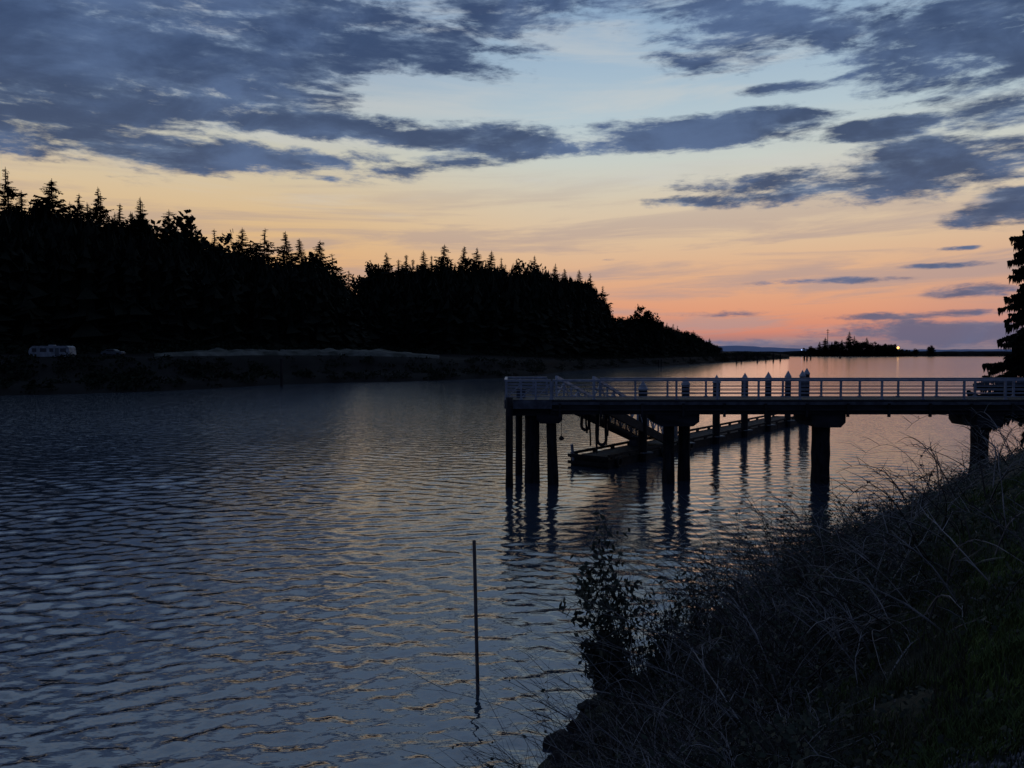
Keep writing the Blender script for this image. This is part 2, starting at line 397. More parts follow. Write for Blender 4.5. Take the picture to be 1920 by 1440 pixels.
# ------------------------------------------------------------------ trees
def crown_conifer(seed, Rr=.22, num=300, seg=4, low=.05, rag=.4, hang=.05, ex=.85):
    rnd = random.Random(seed); mb = MB(); U = rnd.uniform
    lean = (U(-.02,.02), U(-.02,.02))
    for i in range(num):
        hgt = low+(.985-low)*(i+U(0,1))/num
        clump = 1+rag*mn.noise((hgt*16, seed*1.7, 0))*1.3
        prof = Rr*((1-hgt)**ex)*(1 if hgt > .25 else .8+.8*hgt)+.010
        a = U(0, 2*PI); clump *= 1+rag*mn.noise((math.cos(a)*1.3, math.sin(a)*1.3, hgt*9+seed))
        L = prof*clump*U(.6, 1.12)
        dx, dy = math.cos(a), math.sin(a); sx, sy = -dy, dx
        rise = U(-.25,.12)
        def pt(t): return (dx*L*t+lean[0]*hgt, dy*L*t+lean[1]*hgt, hgt+rise*L*t+.22*L*t*t*(1 if hgt<.8 else 0))
        for k in range(seg):
            t0 = .02+.95*k/seg; t1 = min(1.1, t0+1.15/seg); tm = (t0+t1)/2
            p0 = pt(t0); p1 = pt(t1); pm = pt(tm); ww = L*(.55-.38*tm)*U(.6,1.3)
            for sgn in (-1, 1):
                mb.tri(p0, p1, (pm[0]+sx*ww*sgn+dx*ww*.4, pm[1]+sy*ww*sgn+dy*ww*.4, pm[2]-ww*U(.1,.7)))
            hh = hang*U(.3,1.2)*(1-hgt*.75)*(1-.5*tm)
            mb.tri(p0, p1, (pm[0], pm[1], pm[2]-hh))
    mb.tube([(lean[0]*.8,lean[1]*.8,.84),(lean[0],lean[1],1.0)], [.007,.0016], 3)
    return mb
def trunk_mb(top=.95, r=.013):
    mb = MB(); mb.tube([(0,0,-.06),(0,0,.3),(0,0,.65),(0,0,top)], [r,r*.8,r*.5,r*.1], 6); return mb
cvars = []
specs = [(.22,300,.05,.45,.85),(.19,300,.05,.4,.75),(.27,260,.06,.7,.9),(.20,170,.08,.9,.75),(.25,320,.05,.45,.95),(.30,280,.06,.7,.85),(.22,150,.1,1.0,.72),(.26,320,.05,.55,1.0)]
tm_ = trunk_mb().mesh('trunk', M['bark'], True)
for k, (Rr, nn_, lo, rg_, ex) in enumerate(specs):
    cvars.append(crown_conifer(100+k, Rr, nn_, 4, lo, rg_, .05, ex).mesh('crown', M['fir']))
def leafy(seed, N=60, per=42, size=.035, rx=.36, rz=.42, zc=.50):
    rnd = random.Random(seed); mb = MB(); U = rnd.uniform
    for c in range(N):
        a = U(0,2*PI); e = math.acos(U(-1,1)); q = U(.3,1)
        cx = math.cos(a)*math.sin(e)*rx*q; cy = math.sin(a)*math.sin(e)*rx*q; cz = zc+math.cos(e)*rz*q
        cr = U(.07,.15)
        for k in range(per):
            v = Vector((rnd.gauss(0,1), rnd.gauss(0,1), rnd.gauss(0,.8))).normalized()*cr*U(.4,1.1)
            p = Vector((cx,cy,cz))+v; u1 = Vector((U(-1,1),U(-1,1),U(-1,1))).normalized()*size*U(.6,1.2); u2 = u1.orthogonal().normalized()*size*U(.4,.9)
            mb.quad(tuple(p-u1), tuple(p+u2), tuple(p+u1), tuple(p-u2))
    return mb
def limb_mb(seed):
    rnd = random.Random(seed); mb = MB(); mb.tube([(0,0,-.05),(.01,0,.3),(0,.01,.7)], [.03,.022,.008], 6)
    for k in range(7):
        a = rnd.uniform(0,2*PI); z0 = rnd.uniform(.2,.45); mb.tube([(0,0,z0),(math.cos(a)*.13,math.sin(a)*.13,z0+.14),(math.cos(a)*.25,math.sin(a)*.25,z0+.28)], [.013,.008,.003], 4)
    return mb
lvars = [(leafy(300+k).mesh('crown', M['leaf']), limb_mb(320+k).mesh('trunk', M['bark'], True)) for k in range(3)]
def place_tree(x, y, z, hgt, label, group, kind='conifer', wid=1.0, var=None, name=None):
    root = empty(name or ('fir_tree' if kind == 'conifer' else 'broadleaf_tree'), (x, y, z), label, 'tree', group)
    root.scale = (hgt*wid, hgt*wid, hgt); root.rotation_euler = (R(-.03,.03), R(-.03,.03), R(0, 6.28))
    if kind == 'conifer': cm = cvars[var if var is not None else random.randrange(len(cvars))]; tm = tm_
    else: cm, tm = lvars[var if var is not None else random.randrange(3)]
    for nme, me in (('trunk', tm), ('crown', cm)):
        o = bpy.data.objects.new(nme, me); C.objects.link(o); o.parent = root
    return root

# far bank: columns (px, shore, forest foot, crest, silhouette y, tree height)
COL = np.array([(-900,90,130,175,330,28),(-400,108,150,195,325,28),(0,128,172,218,350,28),(120,134,180,225,362,28),(300,144,192,235,405,27),(400,155,200,245,440,25),(500,170,212,255,458,25),(600,180,225,270,476,25),
 (650,185,240,285,510,22),(675,186,262,320,530,18),(700,187,280,332,498,22),(740,190,290,335,486,25),(850,203,290,340,476,27),(930,215,298,348,482,27),(1000,240,312,358,488,27),(1050,285,335,378,502,24),
 (1110,325,372,405,520,24),(1132,338,384,415,552,20),(1150,350,398,428,588,15),(1240,405,440,475,602,13),(1300,470,505,540,622,11),(1340,527,556,590,642,7),(1400,640,662,680,654,3),(1440,740,760,780,658,2),(1480,860,875,890,664,1)], float)
def col(px): return [float(np.interp(px, COL[:,0], COL[:,k])) for k in range(1,6)]
def crestz(px):
    s, f0, c, ty, th = col(px); return max(1.5, H+(HOR-ty)*c/F-th)
def platz(px): return float(np.interp(px, [0,700,950,1150,1340,1400,1440,1480], [6.6,6.6,5.0,3.6,4.2,5.0,4.0,.8]))
def fterr(px, D):
    s, f0, c, ty, th = col(px); cz = crestz(px); pz = platz(px)
    nb = mn.noise((px*.02, D*.06, 0))
    if D < s: return (D-s)*.4
    pts = [(s,0),(s+4,pz*.22),(s+10,pz*.36),(s+18,pz*.92),(max(s+19, f0),pz*1.08),(c,max(cz,pz*1.05)),(c+60,max(cz,pz)*.98),(c+400,max(cz,pz)*.6)]
    return float(np.interp(D, [p[0] for p in pts], [p[1] for p in pts]))+nb*.3*min(1,(D-s)/8)
def fpos(px, D): return ((px-960)/F*D, D)
mb = MB(); cols = list(range(-900, 1481, 10)); nr = 0
for px in cols:
    s, f0, c, ty, th = col(px)
    wob = mn.noise((px*.03,0,3))*s*.010
    ds = [s-8+wob, s-1+wob]+[s+wob+q for q in (0,2,4,7,10,14,18,22)]+[s+22+(f0+2-s-22)*q for q in (.3,.6,1)]
    ds = sorted(ds); ds += [f0+3+(c-f0)*q for q in (.25,.5,.75,1)]+[c+60, c+400 if px < 1300 else c+90]
    nr = len(ds)
    for D in ds:
        x, y = fpos(px, D); z = fterr(px, D-wob if D < s+22 else D); mb.v.append((x, y, z))
for i in range(len(cols)-1):
    for j in range(nr-1): mb.f.append((i*nr+j, (i+1)*nr+j, (i+1)*nr+j+1, i*nr+j+1))
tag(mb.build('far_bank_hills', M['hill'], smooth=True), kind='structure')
mb = MB(); cc = list(range(290, 830, 6))
for px in cc:
    s, f0, c, ty, th = col(px); d0 = s+24; e = min(1, min(px-284, 836-px)/130)
    for q in range(7):
        D = d0+(20)*q/6; zb = platz(px)*1.0+.3
        zz = zb+1.4*e*(q/6)**.8+mn.noise((px*.05,q*.7,1))*.6*e
        x, y = fpos(px, D); mb.v.append((x, y, zz if 0 < q < 6 else zb-2.5))
for i in range(len(cc)-1):
    for j in range(6): mb.f.append((i*7+j, (i+1)*7+j, (i+1)*7+j+1, i*7+j+1))
tag(mb.build('gravel_clearing', M['clearing'], smooth=True), kind='structure')

def mini(mb, x, y, z, hgt, wid):
    n = 26
    for i in range(n):
        f = .04+.92*R(0,1); r = wid*(1-f)**.75+.25; zz = z+hgt*f
        a = R(0,6.28); r2 = r*R(.6,1.2); da = R(.3,.7); dz = hgt*R(.02,.09)
        mb.tri((x,y,zz+hgt*R(.03,.12)),(x+math.cos(a-da)*r2,y+math.sin(a-da)*r2,zz-dz),(x+math.cos(a+da)*r2,y+math.sin(a+da)*r2,zz-hgt*R(0,.06)))
    mb.tri((x-.25,y,z+hgt*.8),(x+.25,y,z+hgt*.8),(x,y,z+hgt)); mb.tri((x-wid*.5,y,z),(x+wid*.5,y,z),(x,y,z+hgt*.85))
mb = MB()
for k in range(3600):
    px = R(-300, 1345) if k % 3 else R(1000,1345); s, f0, c, ty, th = col(px); q = R(0,1)**.8; D = f0+4+(c-f0-2)*q
    x, y = fpos(px, D); z = fterr(px, D)-.5
    off = float(np.interp(px, [0,350,650,700,1100,1150,1345], [50,34,22,18,14,5,4]))
    ymax = ty+off*R(.75,1.7); hm = H+(HOR-ymax)*D/F-z
    hh = min(th*R(.65,1.1), hm)
    if hh > 2.5: mini(mb, x, y, z, hh, hh*R(.17,.27)+.5)
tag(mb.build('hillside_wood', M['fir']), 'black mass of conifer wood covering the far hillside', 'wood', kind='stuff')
def tuft(mb, x, y, z, r, n, sz, flat=.7):
    for k in range(n):
        a = R(0,6.28); q = r*math.sqrt(R(0,1)); p = Vector((x+math.cos(a)*q, y+math.sin(a)*q, z+R(0,1)*r*flat*(1.2-q/r)))
        u1 = Vector((R(-1,1),R(-1,1),R(-1,1))).normalized()*sz*R(.5,1.2); u2 = u1.orthogonal().normalized()*sz*R(.4,.9)
        mb.quad(tuple(p-u1), tuple(p+u2), tuple(p+u1), tuple(p-u2))
mb = MB()
for k in range(2700):
    px = R(-200, 1475) if k < 2400 else R(1330, 1470); s, f0, c, ty, th = col(px)
    if k % 2: D = f0+R(-6, 8); r = R(1.5,4.0)
    else:
        D = s+R(1, 20); r = R(.5,2.6)
        if mn.noise((px*.02, D*.12, 6)) < -.1: continue
    if px > 1345: r = R(1.6,3.6)
    if px > 1440: r *= .6
    if 280 < px < 840 and k % 2 == 0 and D > s+15: r *= .6
    x, y = fpos(px, D); tuft(mb, x, y, fterr(px, D)-.2, r, 36, r*.18)
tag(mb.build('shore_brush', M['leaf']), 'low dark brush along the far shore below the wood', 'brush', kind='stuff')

tall = [(22,316,2),(97,336,5),(153,366,1),(190,354,4),(228,384,7),(278,372,0),(322,394,5),(372,424,2),(408,430,7),(455,429,0),(497,429,6),(541,435,1),(570,448,1),(599,450,5),(630,476,6),(652,506,3),
 (728,474,4),(762,478,7),(798,470,0),(833,459,5),(866,462,1),(893,464,4),(916,470,0),(942,484,7),(968,486,1),(1004,480,0),(1036,494,4),(1062,504,1),(1086,506,0),(1108,512,1),(1128,536,2)]
special = {22:'tallest ragged fir at the far left end of the skyline', 97:'broad pointed fir second from the left on the far skyline', 497:'sparse fir with gappy flat branches halfway along the left ridge',
 541:'narrow pointed fir left of the dip between the two wooded hills', 630:'small thin fir leaning above the right end of the left ridge', 833:'highest pointed fir on top of the middle wooded hill',
 1128:'last tall fir where the middle hill drops away to the right', 278:'slim fir rising alone above the left ridge beside bushier crowns', 1004:'pointed fir standing up on the right shoulder of the middle hill', 652:'small fir at the bottom of the dip between the two hills'}
for px, ty, v in tall:
    s, f0, c, _, th = col(px); D = c-R(0,6); x, y = fpos(px, D); z = fterr(px, D)
    top = H+(HOR-ty)*D/F
    side = 'left ridge' if px < 665 else 'middle hill'
    place_tree(x, y, z-.5, top-z+.5, special.get(px, 'tall dark fir breaking the skyline of the far '+side), 'tall skyline firs on the far hills', var=v, wid=R(1.05,1.55))
px = -120
while px < 1345:
    s, f0, c, ty, th = col(px)
    D = c+R(-14,4); x, y = fpos(px, D); z = fterr(px, D); top = H+(HOR-(ty+(R(0,44)*float(np.interp(px,[300,700],[1,.55])) if px < 1130 else R(-4,10))))*D/F
    if top-z > 3 and not 1180 < px < 1228:
        place_tree(x, y, z-.5, top-z+.5, 'dark fir among its neighbours on the far '+('left ridge' if px < 665 else 'middle hill' if px < 1130 else 'low tapering point'), 'firs along the far ridge', wid=R(1.0,1.6))
    px += R(8,18)
for px, ty, wd in [(60,388,1.2),(128,398,1.1),(205,392,1.1),(250,408,1.1),(385,432,1.3),(425,434,1.3),(340,404,1.3),(480,456,1.1),(590,474,1.2),(700,494,1.2),(718,486,1.2),(990,490,1.2),(780,486,1.1),(880,480,1.1),(1075,512,1.1)]:
    s, f0, c, _, th = col(px); D = c-6; x, y = fpos(px, D); z = fterr(px, D); top = H+(HOR-ty)*D/F
    place_tree(x, y, z-.5, (top-z)/.94, 'rounded broadleaf crown between pointed firs on the far ridge', 'rounded trees on the far ridge', 'leaf', wd*.7)
for px, ty, wd, lb in [(1205,573,1.0,'large round-crowned tree standing above the low right end of the far wood'),(1172,586,.8,'smaller round tree just left of the large round-crowned tree'),(1232,592,.9,'bushy tree just right of the large round-crowned tree')]:
    s, f0, c, _, th = col(px); D = c-8; x, y = fpos(px, D); z = fterr(px, D)-.5; top = H+(HOR-ty)*D/F
    place_tree(x, y, z, (top-z)/.94, lb, None, 'leaf', wd, var=0 if px == 1205 else 1)
px = 1150
while px < 1350:
    s, f0, c, ty, th = col(px); D = c-R(0,20); x, y = fpos(px, D); z = fterr(px, D)-.4; top = H+(HOR-(ty+R(0,14)))*D/F
    if top-z > 2: place_tree(x, y, z, top-z, 'small rounded tree on the low tapering end of the far wood', 'small rounded trees on the tapering point', 'leaf', R(.9,1.3))
    px += R(8,14)

# ------------------------------------------------------------------ distant land, island trees, lamp
def ridge(name, m, prof, D, depth, kind='structure', sub=6):
    mb = MB(); pxs = np.arange(prof[0][0], prof[-1][0]+1, sub)
    for px in pxs:
        yv = float(np.interp(px, [p[0] for p in prof], [p[1] for p in prof]))+mn.noise((px*.05,D*.01,0))*1.2
        top = max(.3, H+(HOR-yv)*D/F)
        for dd, zz in ((-depth*.4,-1),(-depth*.3,.4),(0,top),(depth,top*.6),(depth*2,-1)):
            mb.v.append(((px-960)/F*(D+dd), D+dd, zz))
    for i in range(len(pxs)-1):
        for j in range(4): mb.f.append((i*5+j,(i+1)*5+j,(i+1)*5+j+1,i*5+j+1))
    return tag(mb.build(name, m, smooth=True), kind=kind)
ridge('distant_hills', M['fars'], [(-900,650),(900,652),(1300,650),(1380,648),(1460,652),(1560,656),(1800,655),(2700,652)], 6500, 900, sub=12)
ridge('marsh_shore', M['marsh'], [(1340,658),(1480,659),(1530,658),(1700,659),(1860,659),(2600,657)], 1350, 70)
mb = MB()
for k in range(700):
    px = R(1380,2300) if k < 450 else R(1510,1700); x = (px-960)/F*1330; r = R(2,4.5) if px < 1510 or px > 1705 else R(5,12)
    tuft(mb, x, 1330+R(-10,15), 3, r, 26, r*.3, .8)
tag(mb.build('marsh_brush', M['leaf']), 'thin dark line of brush on the distant marsh shore', 'brush', kind='stuff')
isl = [(1521,648,'l'),(1535,640,'c'),(1546,632,'c'),(1558,640,'c'),(1568,638,'l'),(1578,636,'c'),(1591,621,'c'),(1601,630,'c'),(1612,634,'l'),(1624,632,'c'),(1636,640,'l'),(1652,641,'l'),(1664,640,'l'),(1676,644,'l'),(1745,646,'l'),(1716,652,'l')]
isp = {1591:'tallest pointed tree in the distant clump on the marsh',1745:'lone small round tree right of the distant lamp',1521:'leftmost low tree of the distant clump',1676:'low round tree beside the lit orange lamp'}
for px, ty, k in isl:
    D = 1320+R(-10,10); top = H+(HOR-ty)*D/F
    place_tree((px-960)/F*D, D, 1.5, top-1.5, isp.get(px, 'small dark tree in the distant clump on the marsh'), 'trees in the distant clump', 'leaf' if k == 'l' else 'conifer', R(1.0,1.3) if k == 'l' else 1.6)
bx, by = (1551-960)/F*1310, 1310
t = empty('utility_pole', (bx, by, 1), 'tall thin utility pole above the distant tree clump', 'utility pole')
m = MB(); m.tube([(bx,by,1),(bx,by,H+(HOR-617)*1310/F)], [.6,.45], 6); m.build('pole', M['bark'], t)
zt = H+(HOR-617)*1310/F
m = MB(); m.box((bx,by,zt-2.5),(5.5,.5,.5)); m.build('crossarm', M['bark'], t)
m = MB(); m.box((bx,by,zt-6),(4.2,.5,.5)); m.build('crossarm', M['bark'], t)
def lamp(px, py, D, r, mk, label):
    q = Q(px, py, D); t = empty('street_lamp', (q.x, q.y, 1.5), label, 'lamp')
    m = MB(); m.tube([(q.x,q.y,1.5),(q.x,q.y,q.z)], .2, 6); m.build('pole', M['bark'], t)
    m = MB(); m.tube([(q.x,q.y,q.z-r),(q.x,q.y,q.z-r*.7),(q.x,q.y,q.z),(q.x,q.y,q.z+r*.7),(q.x,q.y,q.z+r)], [r*.1,r*.75,r,r*.75,r*.1], 10); m.build('lamp_head', M[mk], t)
lamp(1684,652,1290,2.1,'lamp','lit orange lamp on the distant shore right of the trees')
lamp(1503,656,1290,1.1,'bluelamp','faint bluish-white lamp on the distant shore left of the trees')

for (px, yb, ytop, wpx, lb, gr) in [(1235,688,675,3,'stubby old post just off the low wooded point','o'),(1240,687,674,3,'stubby old post just off the low wooded point','o'),(1381,681,667,2.5,None,'s'),(1390,680,667,2.5,None,'s'),(1420,679,668,2.5,None,'s'),(1436,678,666,2.5,None,'s'),
    (1450,677,663,3,None,'s'),(1463,676,664,3,None,'s'),(1508,675,664,3,None,'m'),(1513,675,664,3,None,'m'),(1520,674,665,2.5,None,'m'),(1575,672,665,3,'lone short post in the far channel below the tree clump','x'),
    (528,724,672,6,'lone old post standing on the dark far shore at left','y')]:
    p = P(px, yb, 0); D = p.y; top = Q(px, ytop, D).z
    lb = lb or {'s':'thin old post in the row off the end of the dark point','m':'thin old post in the cluster in mid channel near the far shore'}[gr]
    m = MB(); r = wpx*D/F/2; m.tube([(p.x,p.y,-2),(p.x,p.y,top-.1*r),(p.x+r*.1,p.y,top)], [r,r*.95,r*.7], 8)
    tag(m.build('old_post', M['pile'], smooth=False, loc=(p.x,p.y,0)), lb, 'post', {'s':'posts off the dark point','m':'posts in mid channel','o':'posts off the wooded point'}.get(gr))

# ------------------------------------------------------------------ trailer and car on the far terrace
def rvtrailer():
    D = 158; a = Q(60, 665, D); b = Q(137, 665, D); L = b.x-a.x; cx = (a.x+b.x)/2
    z0 = fterr(98, D)-.55
    t = empty('travel_trailer', (cx, D, z0), 'long white travel trailer parked on the far left terrace', 'trailer')
    x0, x1 = cx-L/2, cx+L/2; zb = z0+.55; zt = z0+2.75
    prof = [(x0+.25,zb),(x1-.1,zb),(x1,zb+.5),(x1-.15,zt-.3),(x1-.6,zt),(x0+.9,zt),(x0+.3,zt-.5),(x0,zb+1.0)]
    m = MB(); n = len(prof)
    for yy in (D-1.2, D+1.2):
        for p in prof: m.v.append((p[0],yy,p[1]))
    m.f.append(tuple(range(n))); m.f.append(tuple(reversed(range(n,2*n))))
    for i in range(n): m.f.append((i,i+n,(i+1)%n+n,(i+1)%n))
    m.build('body', M['white'], t)
    for (u, wd) in ((.14,.9),(.36,1.3),(.56,.8),(.84,1.2)):
        m = MB(); m.box((x0+L*u, D-1.21, z0+1.9),(wd,.03,.75)); m.build('window', M['glass'], t)
    m = MB(); m.box((x0+L*.69, D-1.215, z0+1.5),(.75,.03,1.7)); m.build('door', M['car'], t)
    m = MB(); m.box((x0+L*.5, D, zt+.12),(1.1,.9,.24)); m.build('roof_vent', M['white'], t)
    for u in (.45,.56):
        for sd in (-1.05,1.05):
            m = MB(); m.tube([(x0+L*u,D+sd-.12,z0+.38),(x0+L*u,D+sd+.12,z0+.38)], .38, 14); m.build('wheel', M['tyre'], t)
    m = MB(); m.bar((x0+.3,D,z0+.5),(x0-1.1,D,z0+.5),.12,.12); m.build('hitch', M['tyre'], t)
rvtrailer()
def parked_car():
    D = 166; cx = Q(212,660,D).x; z0 = fterr(212,D)+.05
    t = empty('parked_car', (cx,D,z0), 'low pale car parked on the far terrace right of the trailer', 'car')
    pr = [(-2.2,.35),(2.2,.35),(2.25,.75),(2.0,.95),(1.1,1.0),(.5,1.42),(-1.0,1.45),(-1.7,1.0),(-2.2,.9)]
    m = MB(); n = len(pr)
    for yy in (-.85,.85):
        for p in pr: m.v.append((cx+p[0],D+yy,z0+p[1]))
    m.f.append(tuple(range(n))); m.f.append(tuple(reversed(range(n,2*n))))
    for i in range(n): m.f.append((i,i+n,(i+1)%n+n,(i+1)%n))
    m.build('body', M['car'], t)
    for q in (-.65,.2):
        m = MB(); m.box((cx+q,D-.86,z0+1.18),(.75,.03,.3)); m.build('window', M['glass'], t)
    for q in (-1.4,1.4):
        for sd in (-.75,.75):
            m = MB(); m.tube([(cx+q,D+sd-.1,z0+.33),(cx+q,D+sd+.1,z0+.33)], .33, 12); m.build('wheel', M['tyre'], t)
parked_car()

# ------------------------------------------------------------------ fixed pier
ZD = 4.72; ZR = 5.80; YN = 41.8; YF = 44.8; XL = -.33; XE = 40.0
def PX(px, D): return (px-960)/F*D
pier = empty('pier', (0, 43.3, 0), 'long fixed pier with pale railings standing on dark piles', 'pier')
m = MB(); x = 2.1
while x < XE:
    m.box((x+.07, (YN+YF)/2-.03, ZD-.04),(.135, YF-YN+.1,.08)); x += .15
m.build('deck', M['deck'], pier)
for yy, wy in ((YN+.14,.2),(YF-.14,.2),(YN+.75,.3),(YN+1.5,.3),(YN+2.25,.3)):
    m = MB(); m.box(((2.1+XE)/2, yy, 4.27),(XE-2.1,wy,.74)); m.build('beam', M['fascia'], pier)
m = MB(); m.box(((2.1+XE)/2, YN+.0, 4.52),(XE-2.1,.06,.18)); m.build('edge_board', M['headf'], pier)
m = MB(); m.tube([(2.2,YN-.03,4.14),(XE,YN-.03,4.14)], .06, 8); m.build('service_pipe', M['fascia'], pier)
xx = 2.6
while xx < XE-1:
    m = MB(); m.box((xx, YN-.03, 4.14),(.12,.14,.74)); m.build('bracket', M['fascia'], pier); xx += 2.235
m = MB(); m.box((.9,44.1,4.66),(2.4,5.0,.12)); m.build('head_deck', M['deck'], pier)
for c_, s_ in (((.9,41.64,4.46),(2.5,.12,.46)),((-.36,44.1,4.46),(.12,4.9,.46)),((.9,46.62,4.46),(2.5,.12,.46)),((2.16,45.8,4.46),(.12,1.6,.46))):
    m = MB(); m.box(c_, s_); m.build('head_fascia', M['headf'], pier)
for yy in (42.3,43.6,45,46.2):
    m = MB(); m.box((.9,yy,4.15),(2.3,.3,.7)); m.build('head_joist', M['fascia'], pier)
def pile(px, D, r, ztop, lean=0.0, zb=-3.0, s=14):
    x = PX(px, D); m = MB(); pts = []; rs = []
    for k in range(9):
        z = zb+(ztop-zb)*k/8; pts.append((x+lean*(ztop-z), D, z)); rs.append(r*(1.08 if z < .8 else 1.0)*R(.96,1.04))
    m.tube(pts, rs, s); m.build('pile', M['pile'], pier, True)
pile(955, 41.45, .2, 4.85); pile(973, 45.6, .20, 4.1); pile(998, 42.9, .41, 4.0); pile(1033, 42.4, .28, 3.9, .035)
pile(1255, 42.9, .32, 3.4); pile(1284, 43.8, .33, 3.4); pile(1541, 42.9, .5, 3.2); pile(1840, 42.9, .46, 3.1, 0, -1)
for px, wd, zt, hh in ((1029,1.4,3.9,.5),(1264,2.4,3.9,.66),(1542,1.85,3.9,.72),(1839,1.45,3.9,.74)):
    x = PX(px, 42.9); m = MB(); n = [(-wd/2,-hh*.62),(-wd*.36,-hh),(wd*.36,-hh),(wd/2,-hh*.62),(wd/2,0),(-wd/2,0)]
    for yy in (YN+.12, YF-.12):
        for p in n: m.v.append((x+p[0], yy, zt+p[1]))
    m.f.append(tuple(range(6))); m.f.append(tuple(reversed(range(6,12))))
    for i in range(6): m.f.append((i,i+6,(i+1)%6+6,(i+1)%6))
    m.build('pile_cap', M['fascia'], pier)
m = MB(); m.box((.6,42.8,3.9),(1.9,1.2,.2)); m.build('pile_cap', M['fascia'], pier)
m = MB(); m.box((XE+.6,(YN+YF)/2,3.2),(1.6,4.4,3.0)); m.build('abutment', M['conc'], pier)
def rail_run(a, b, posts, zd=ZD, zr=ZR, nlow=4, top=(.15,.11), postw=.10):
    a = Vector(a); b = Vector(b)
    m = MB(); m.bar((a.x,a.y,zr-.045),(b.x,b.y,zr-.045),top[0],top[1]); m.build('top_rail', M['rail'], pier)
    for k in range(nlow):
        z = zd+.16+k*(zr-zd-.25)/nlow; m = MB(); m.tube([(a.x,a.y,z),(b.x,b.y,z)], .025, 5); m.build('rail', M['rail'], pier)
    for t in posts:
        p = a.lerp(b, t); m = MB(); m.box((p.x,p.y,(zd+zr-.09)/2),(postw,postw,zr-zd-.09)); m.box((p.x,p.y,zd+.02),(.2,.16,.04)); m.build('railing_post', M['rail'], pier)
def fr(a, b, xs): return [(x-a)/(b-a) for x in xs]
xn = [PX(1578,YN)+2.235*k for k in range(-6, 10)]; xn = [x for x in xn if 2.3 < x < XE]+[2.2]
rail_run((2.2,YN+.05,0),(XE,YN+.05,0), fr(2.2,XE,xn))
xf = [PX(1612,YF)+2.235*k for k in range(-5, 9)]; xf = [x for x in xf if 5.3 < x < XE]+[5.1]
rail_run((5.1,YF-.05,0),(XE,YF-.05,0), fr(5.1,XE,xf))
rail_run((-.3,41.7,0),(2.1,41.7,0), [0,.33,.66,1], nlow=5)
rail_run((-.34,41.8,0),(-.34,46.5,0), [.3,.65,1], nlow=5)
rail_run((-.3,46.55,0),(2.1,46.55,0), [.33,.66,1], nlow=5)
for i in range(3):
    m = MB(); m.bar((-.3+i*.8,41.7,4.8),(.5+i*.8,41.7,5.6),.03,.05); m.build('diagonal_brace', M['rail'], pier)
m = MB(); m.box((.5,43.4,4.95),(.5,.4,.45)); m.box((.5,43.4,5.2),(.56,.46,.06))
tag(m.build('storage_box', M['headf'], loc=(.5,43.4,4.72)), 'small grey box on the deck at the left end of the pier', 'box')

# gangway
g0 = Vector((3.66,44.95,4.66)); g1 = Vector((10.7,56.9,.78)); gd = (g1-g0); gh = Vector((gd.x,gd.y,0)).normalized(); gp = Vector((gh.y,-gh.x,0))
gw = empty('gangway', g0, 'sloping gangway with truss handrails going down behind the pier to the float', 'gangway')
def gpt(t, side, up): return g0+gd*t+gp*side+Vector((0,0,up))
m = MB(); NB = 46
for k in range(NB):
    a = gpt((k+.08)/NB,-1.05,0); b = gpt((k+.92)/NB,-1.05,0); c = gpt((k+.92)/NB,1.05,0); d = gpt((k+.08)/NB,1.05,0)
    m.quad(tuple(a),tuple(b),tuple(c),tuple(d))
m.build('walkway', M['deck'], gw)
for sd in (-1.2,1.2):
    m = MB(); m.bar(gpt(0,sd,-.24),gpt(1,sd,-.18),.16,.56); m.build('side_beam', M['fascia'], gw)
    m = MB(); m.bar(gpt(0,sd,1.16),gpt(1,sd,1.16),.16,.16); m.build('top_rail', M['grail'], gw)
    m = MB(); m.bar(gpt(0,sd,.6),gpt(1,sd,.6),.07,.09); m.build('mid_rail', M['grail'], gw)
    for k in range(15):
        m = MB(); m.bar(gpt(k/14,sd,0),gpt(k/14,sd,1.1),.11,.11); m.build('upright', M['grail'], gw)
    for k in range(14):
        m = MB(); m.bar(gpt(k/14,sd,1.05 if k%2 else .05),gpt((k+1)/14,sd,.05 if k%2 else 1.05),.07,.07); m.build('diagonal_brace', M['grail'], gw)
# float
f0_ = P(1140,879); f1_ = P(1506,792); fd = (f1_-f0_); fl = fd.length; fh = fd.normalized(); fp = Vector((-fh.y,fh.x,0))
fa = math.atan2(fh.y, fh.x)
fdock = empty('floating_dock', f0_, 'long low floating dock lying diagonally behind the pier', 'floating dock')
def fpt(s, w_, z): return f0_+fh*s+fp*w_+Vector((0,0,z))
nsec = 5
for k in range(nsec):
    s0 = fl*k/nsec+.05; s1 = fl*(k+1)/nsec-.05; c = fpt((s0+s1)/2,1.4,.16); m = MB(); m.box(tuple(c),(s1-s0,2.8,.62),fa); m.build('pontoon', M['float'], fdock)
m = MB(); k = 0.0
while k < fl-.1:
    c = fpt(k+.1,1.4,.51); m.box(tuple(c),(.19,2.9,.07),fa); k += .22
m.build('deck', M['fdeck'], fdock)
for wside in (.02,2.78):
    m = MB(); m.bar(fpt(.1,wside,.76),fpt(fl-.1,wside,.76),.16,.16)
    s = .6
    while s < fl: m.box(tuple(fpt(s,wside,.62)),(.35,.14,.14),fa); s += 2.4
    m.build('kerb_rail', M['float'], fdock)
for s in np.arange(2, fl, 5.5):
    m = MB(); c = fpt(s,.3,.62); m.box(tuple(c),(.12,.1,.14),fa); m.bar(c+fh*-.18+Vector((0,0,.09)),c+fh*.18+Vector((0,0,.09)),.06,.05); m.build('cleat', M['alum'], fdock)
m = MB(); m.tube([fpt(.1,2.6,.2),fpt(.0,2.7,1.35)], .1, 8); m.build('end_post', M['rail'], fdock)
for wz in (.22,.66):
    m = MB(); m.bar(fpt(-.12,-.1,wz),fpt(-.12,2.9,wz),.1,.2); m.build('end_fender', M['float'], fdock)
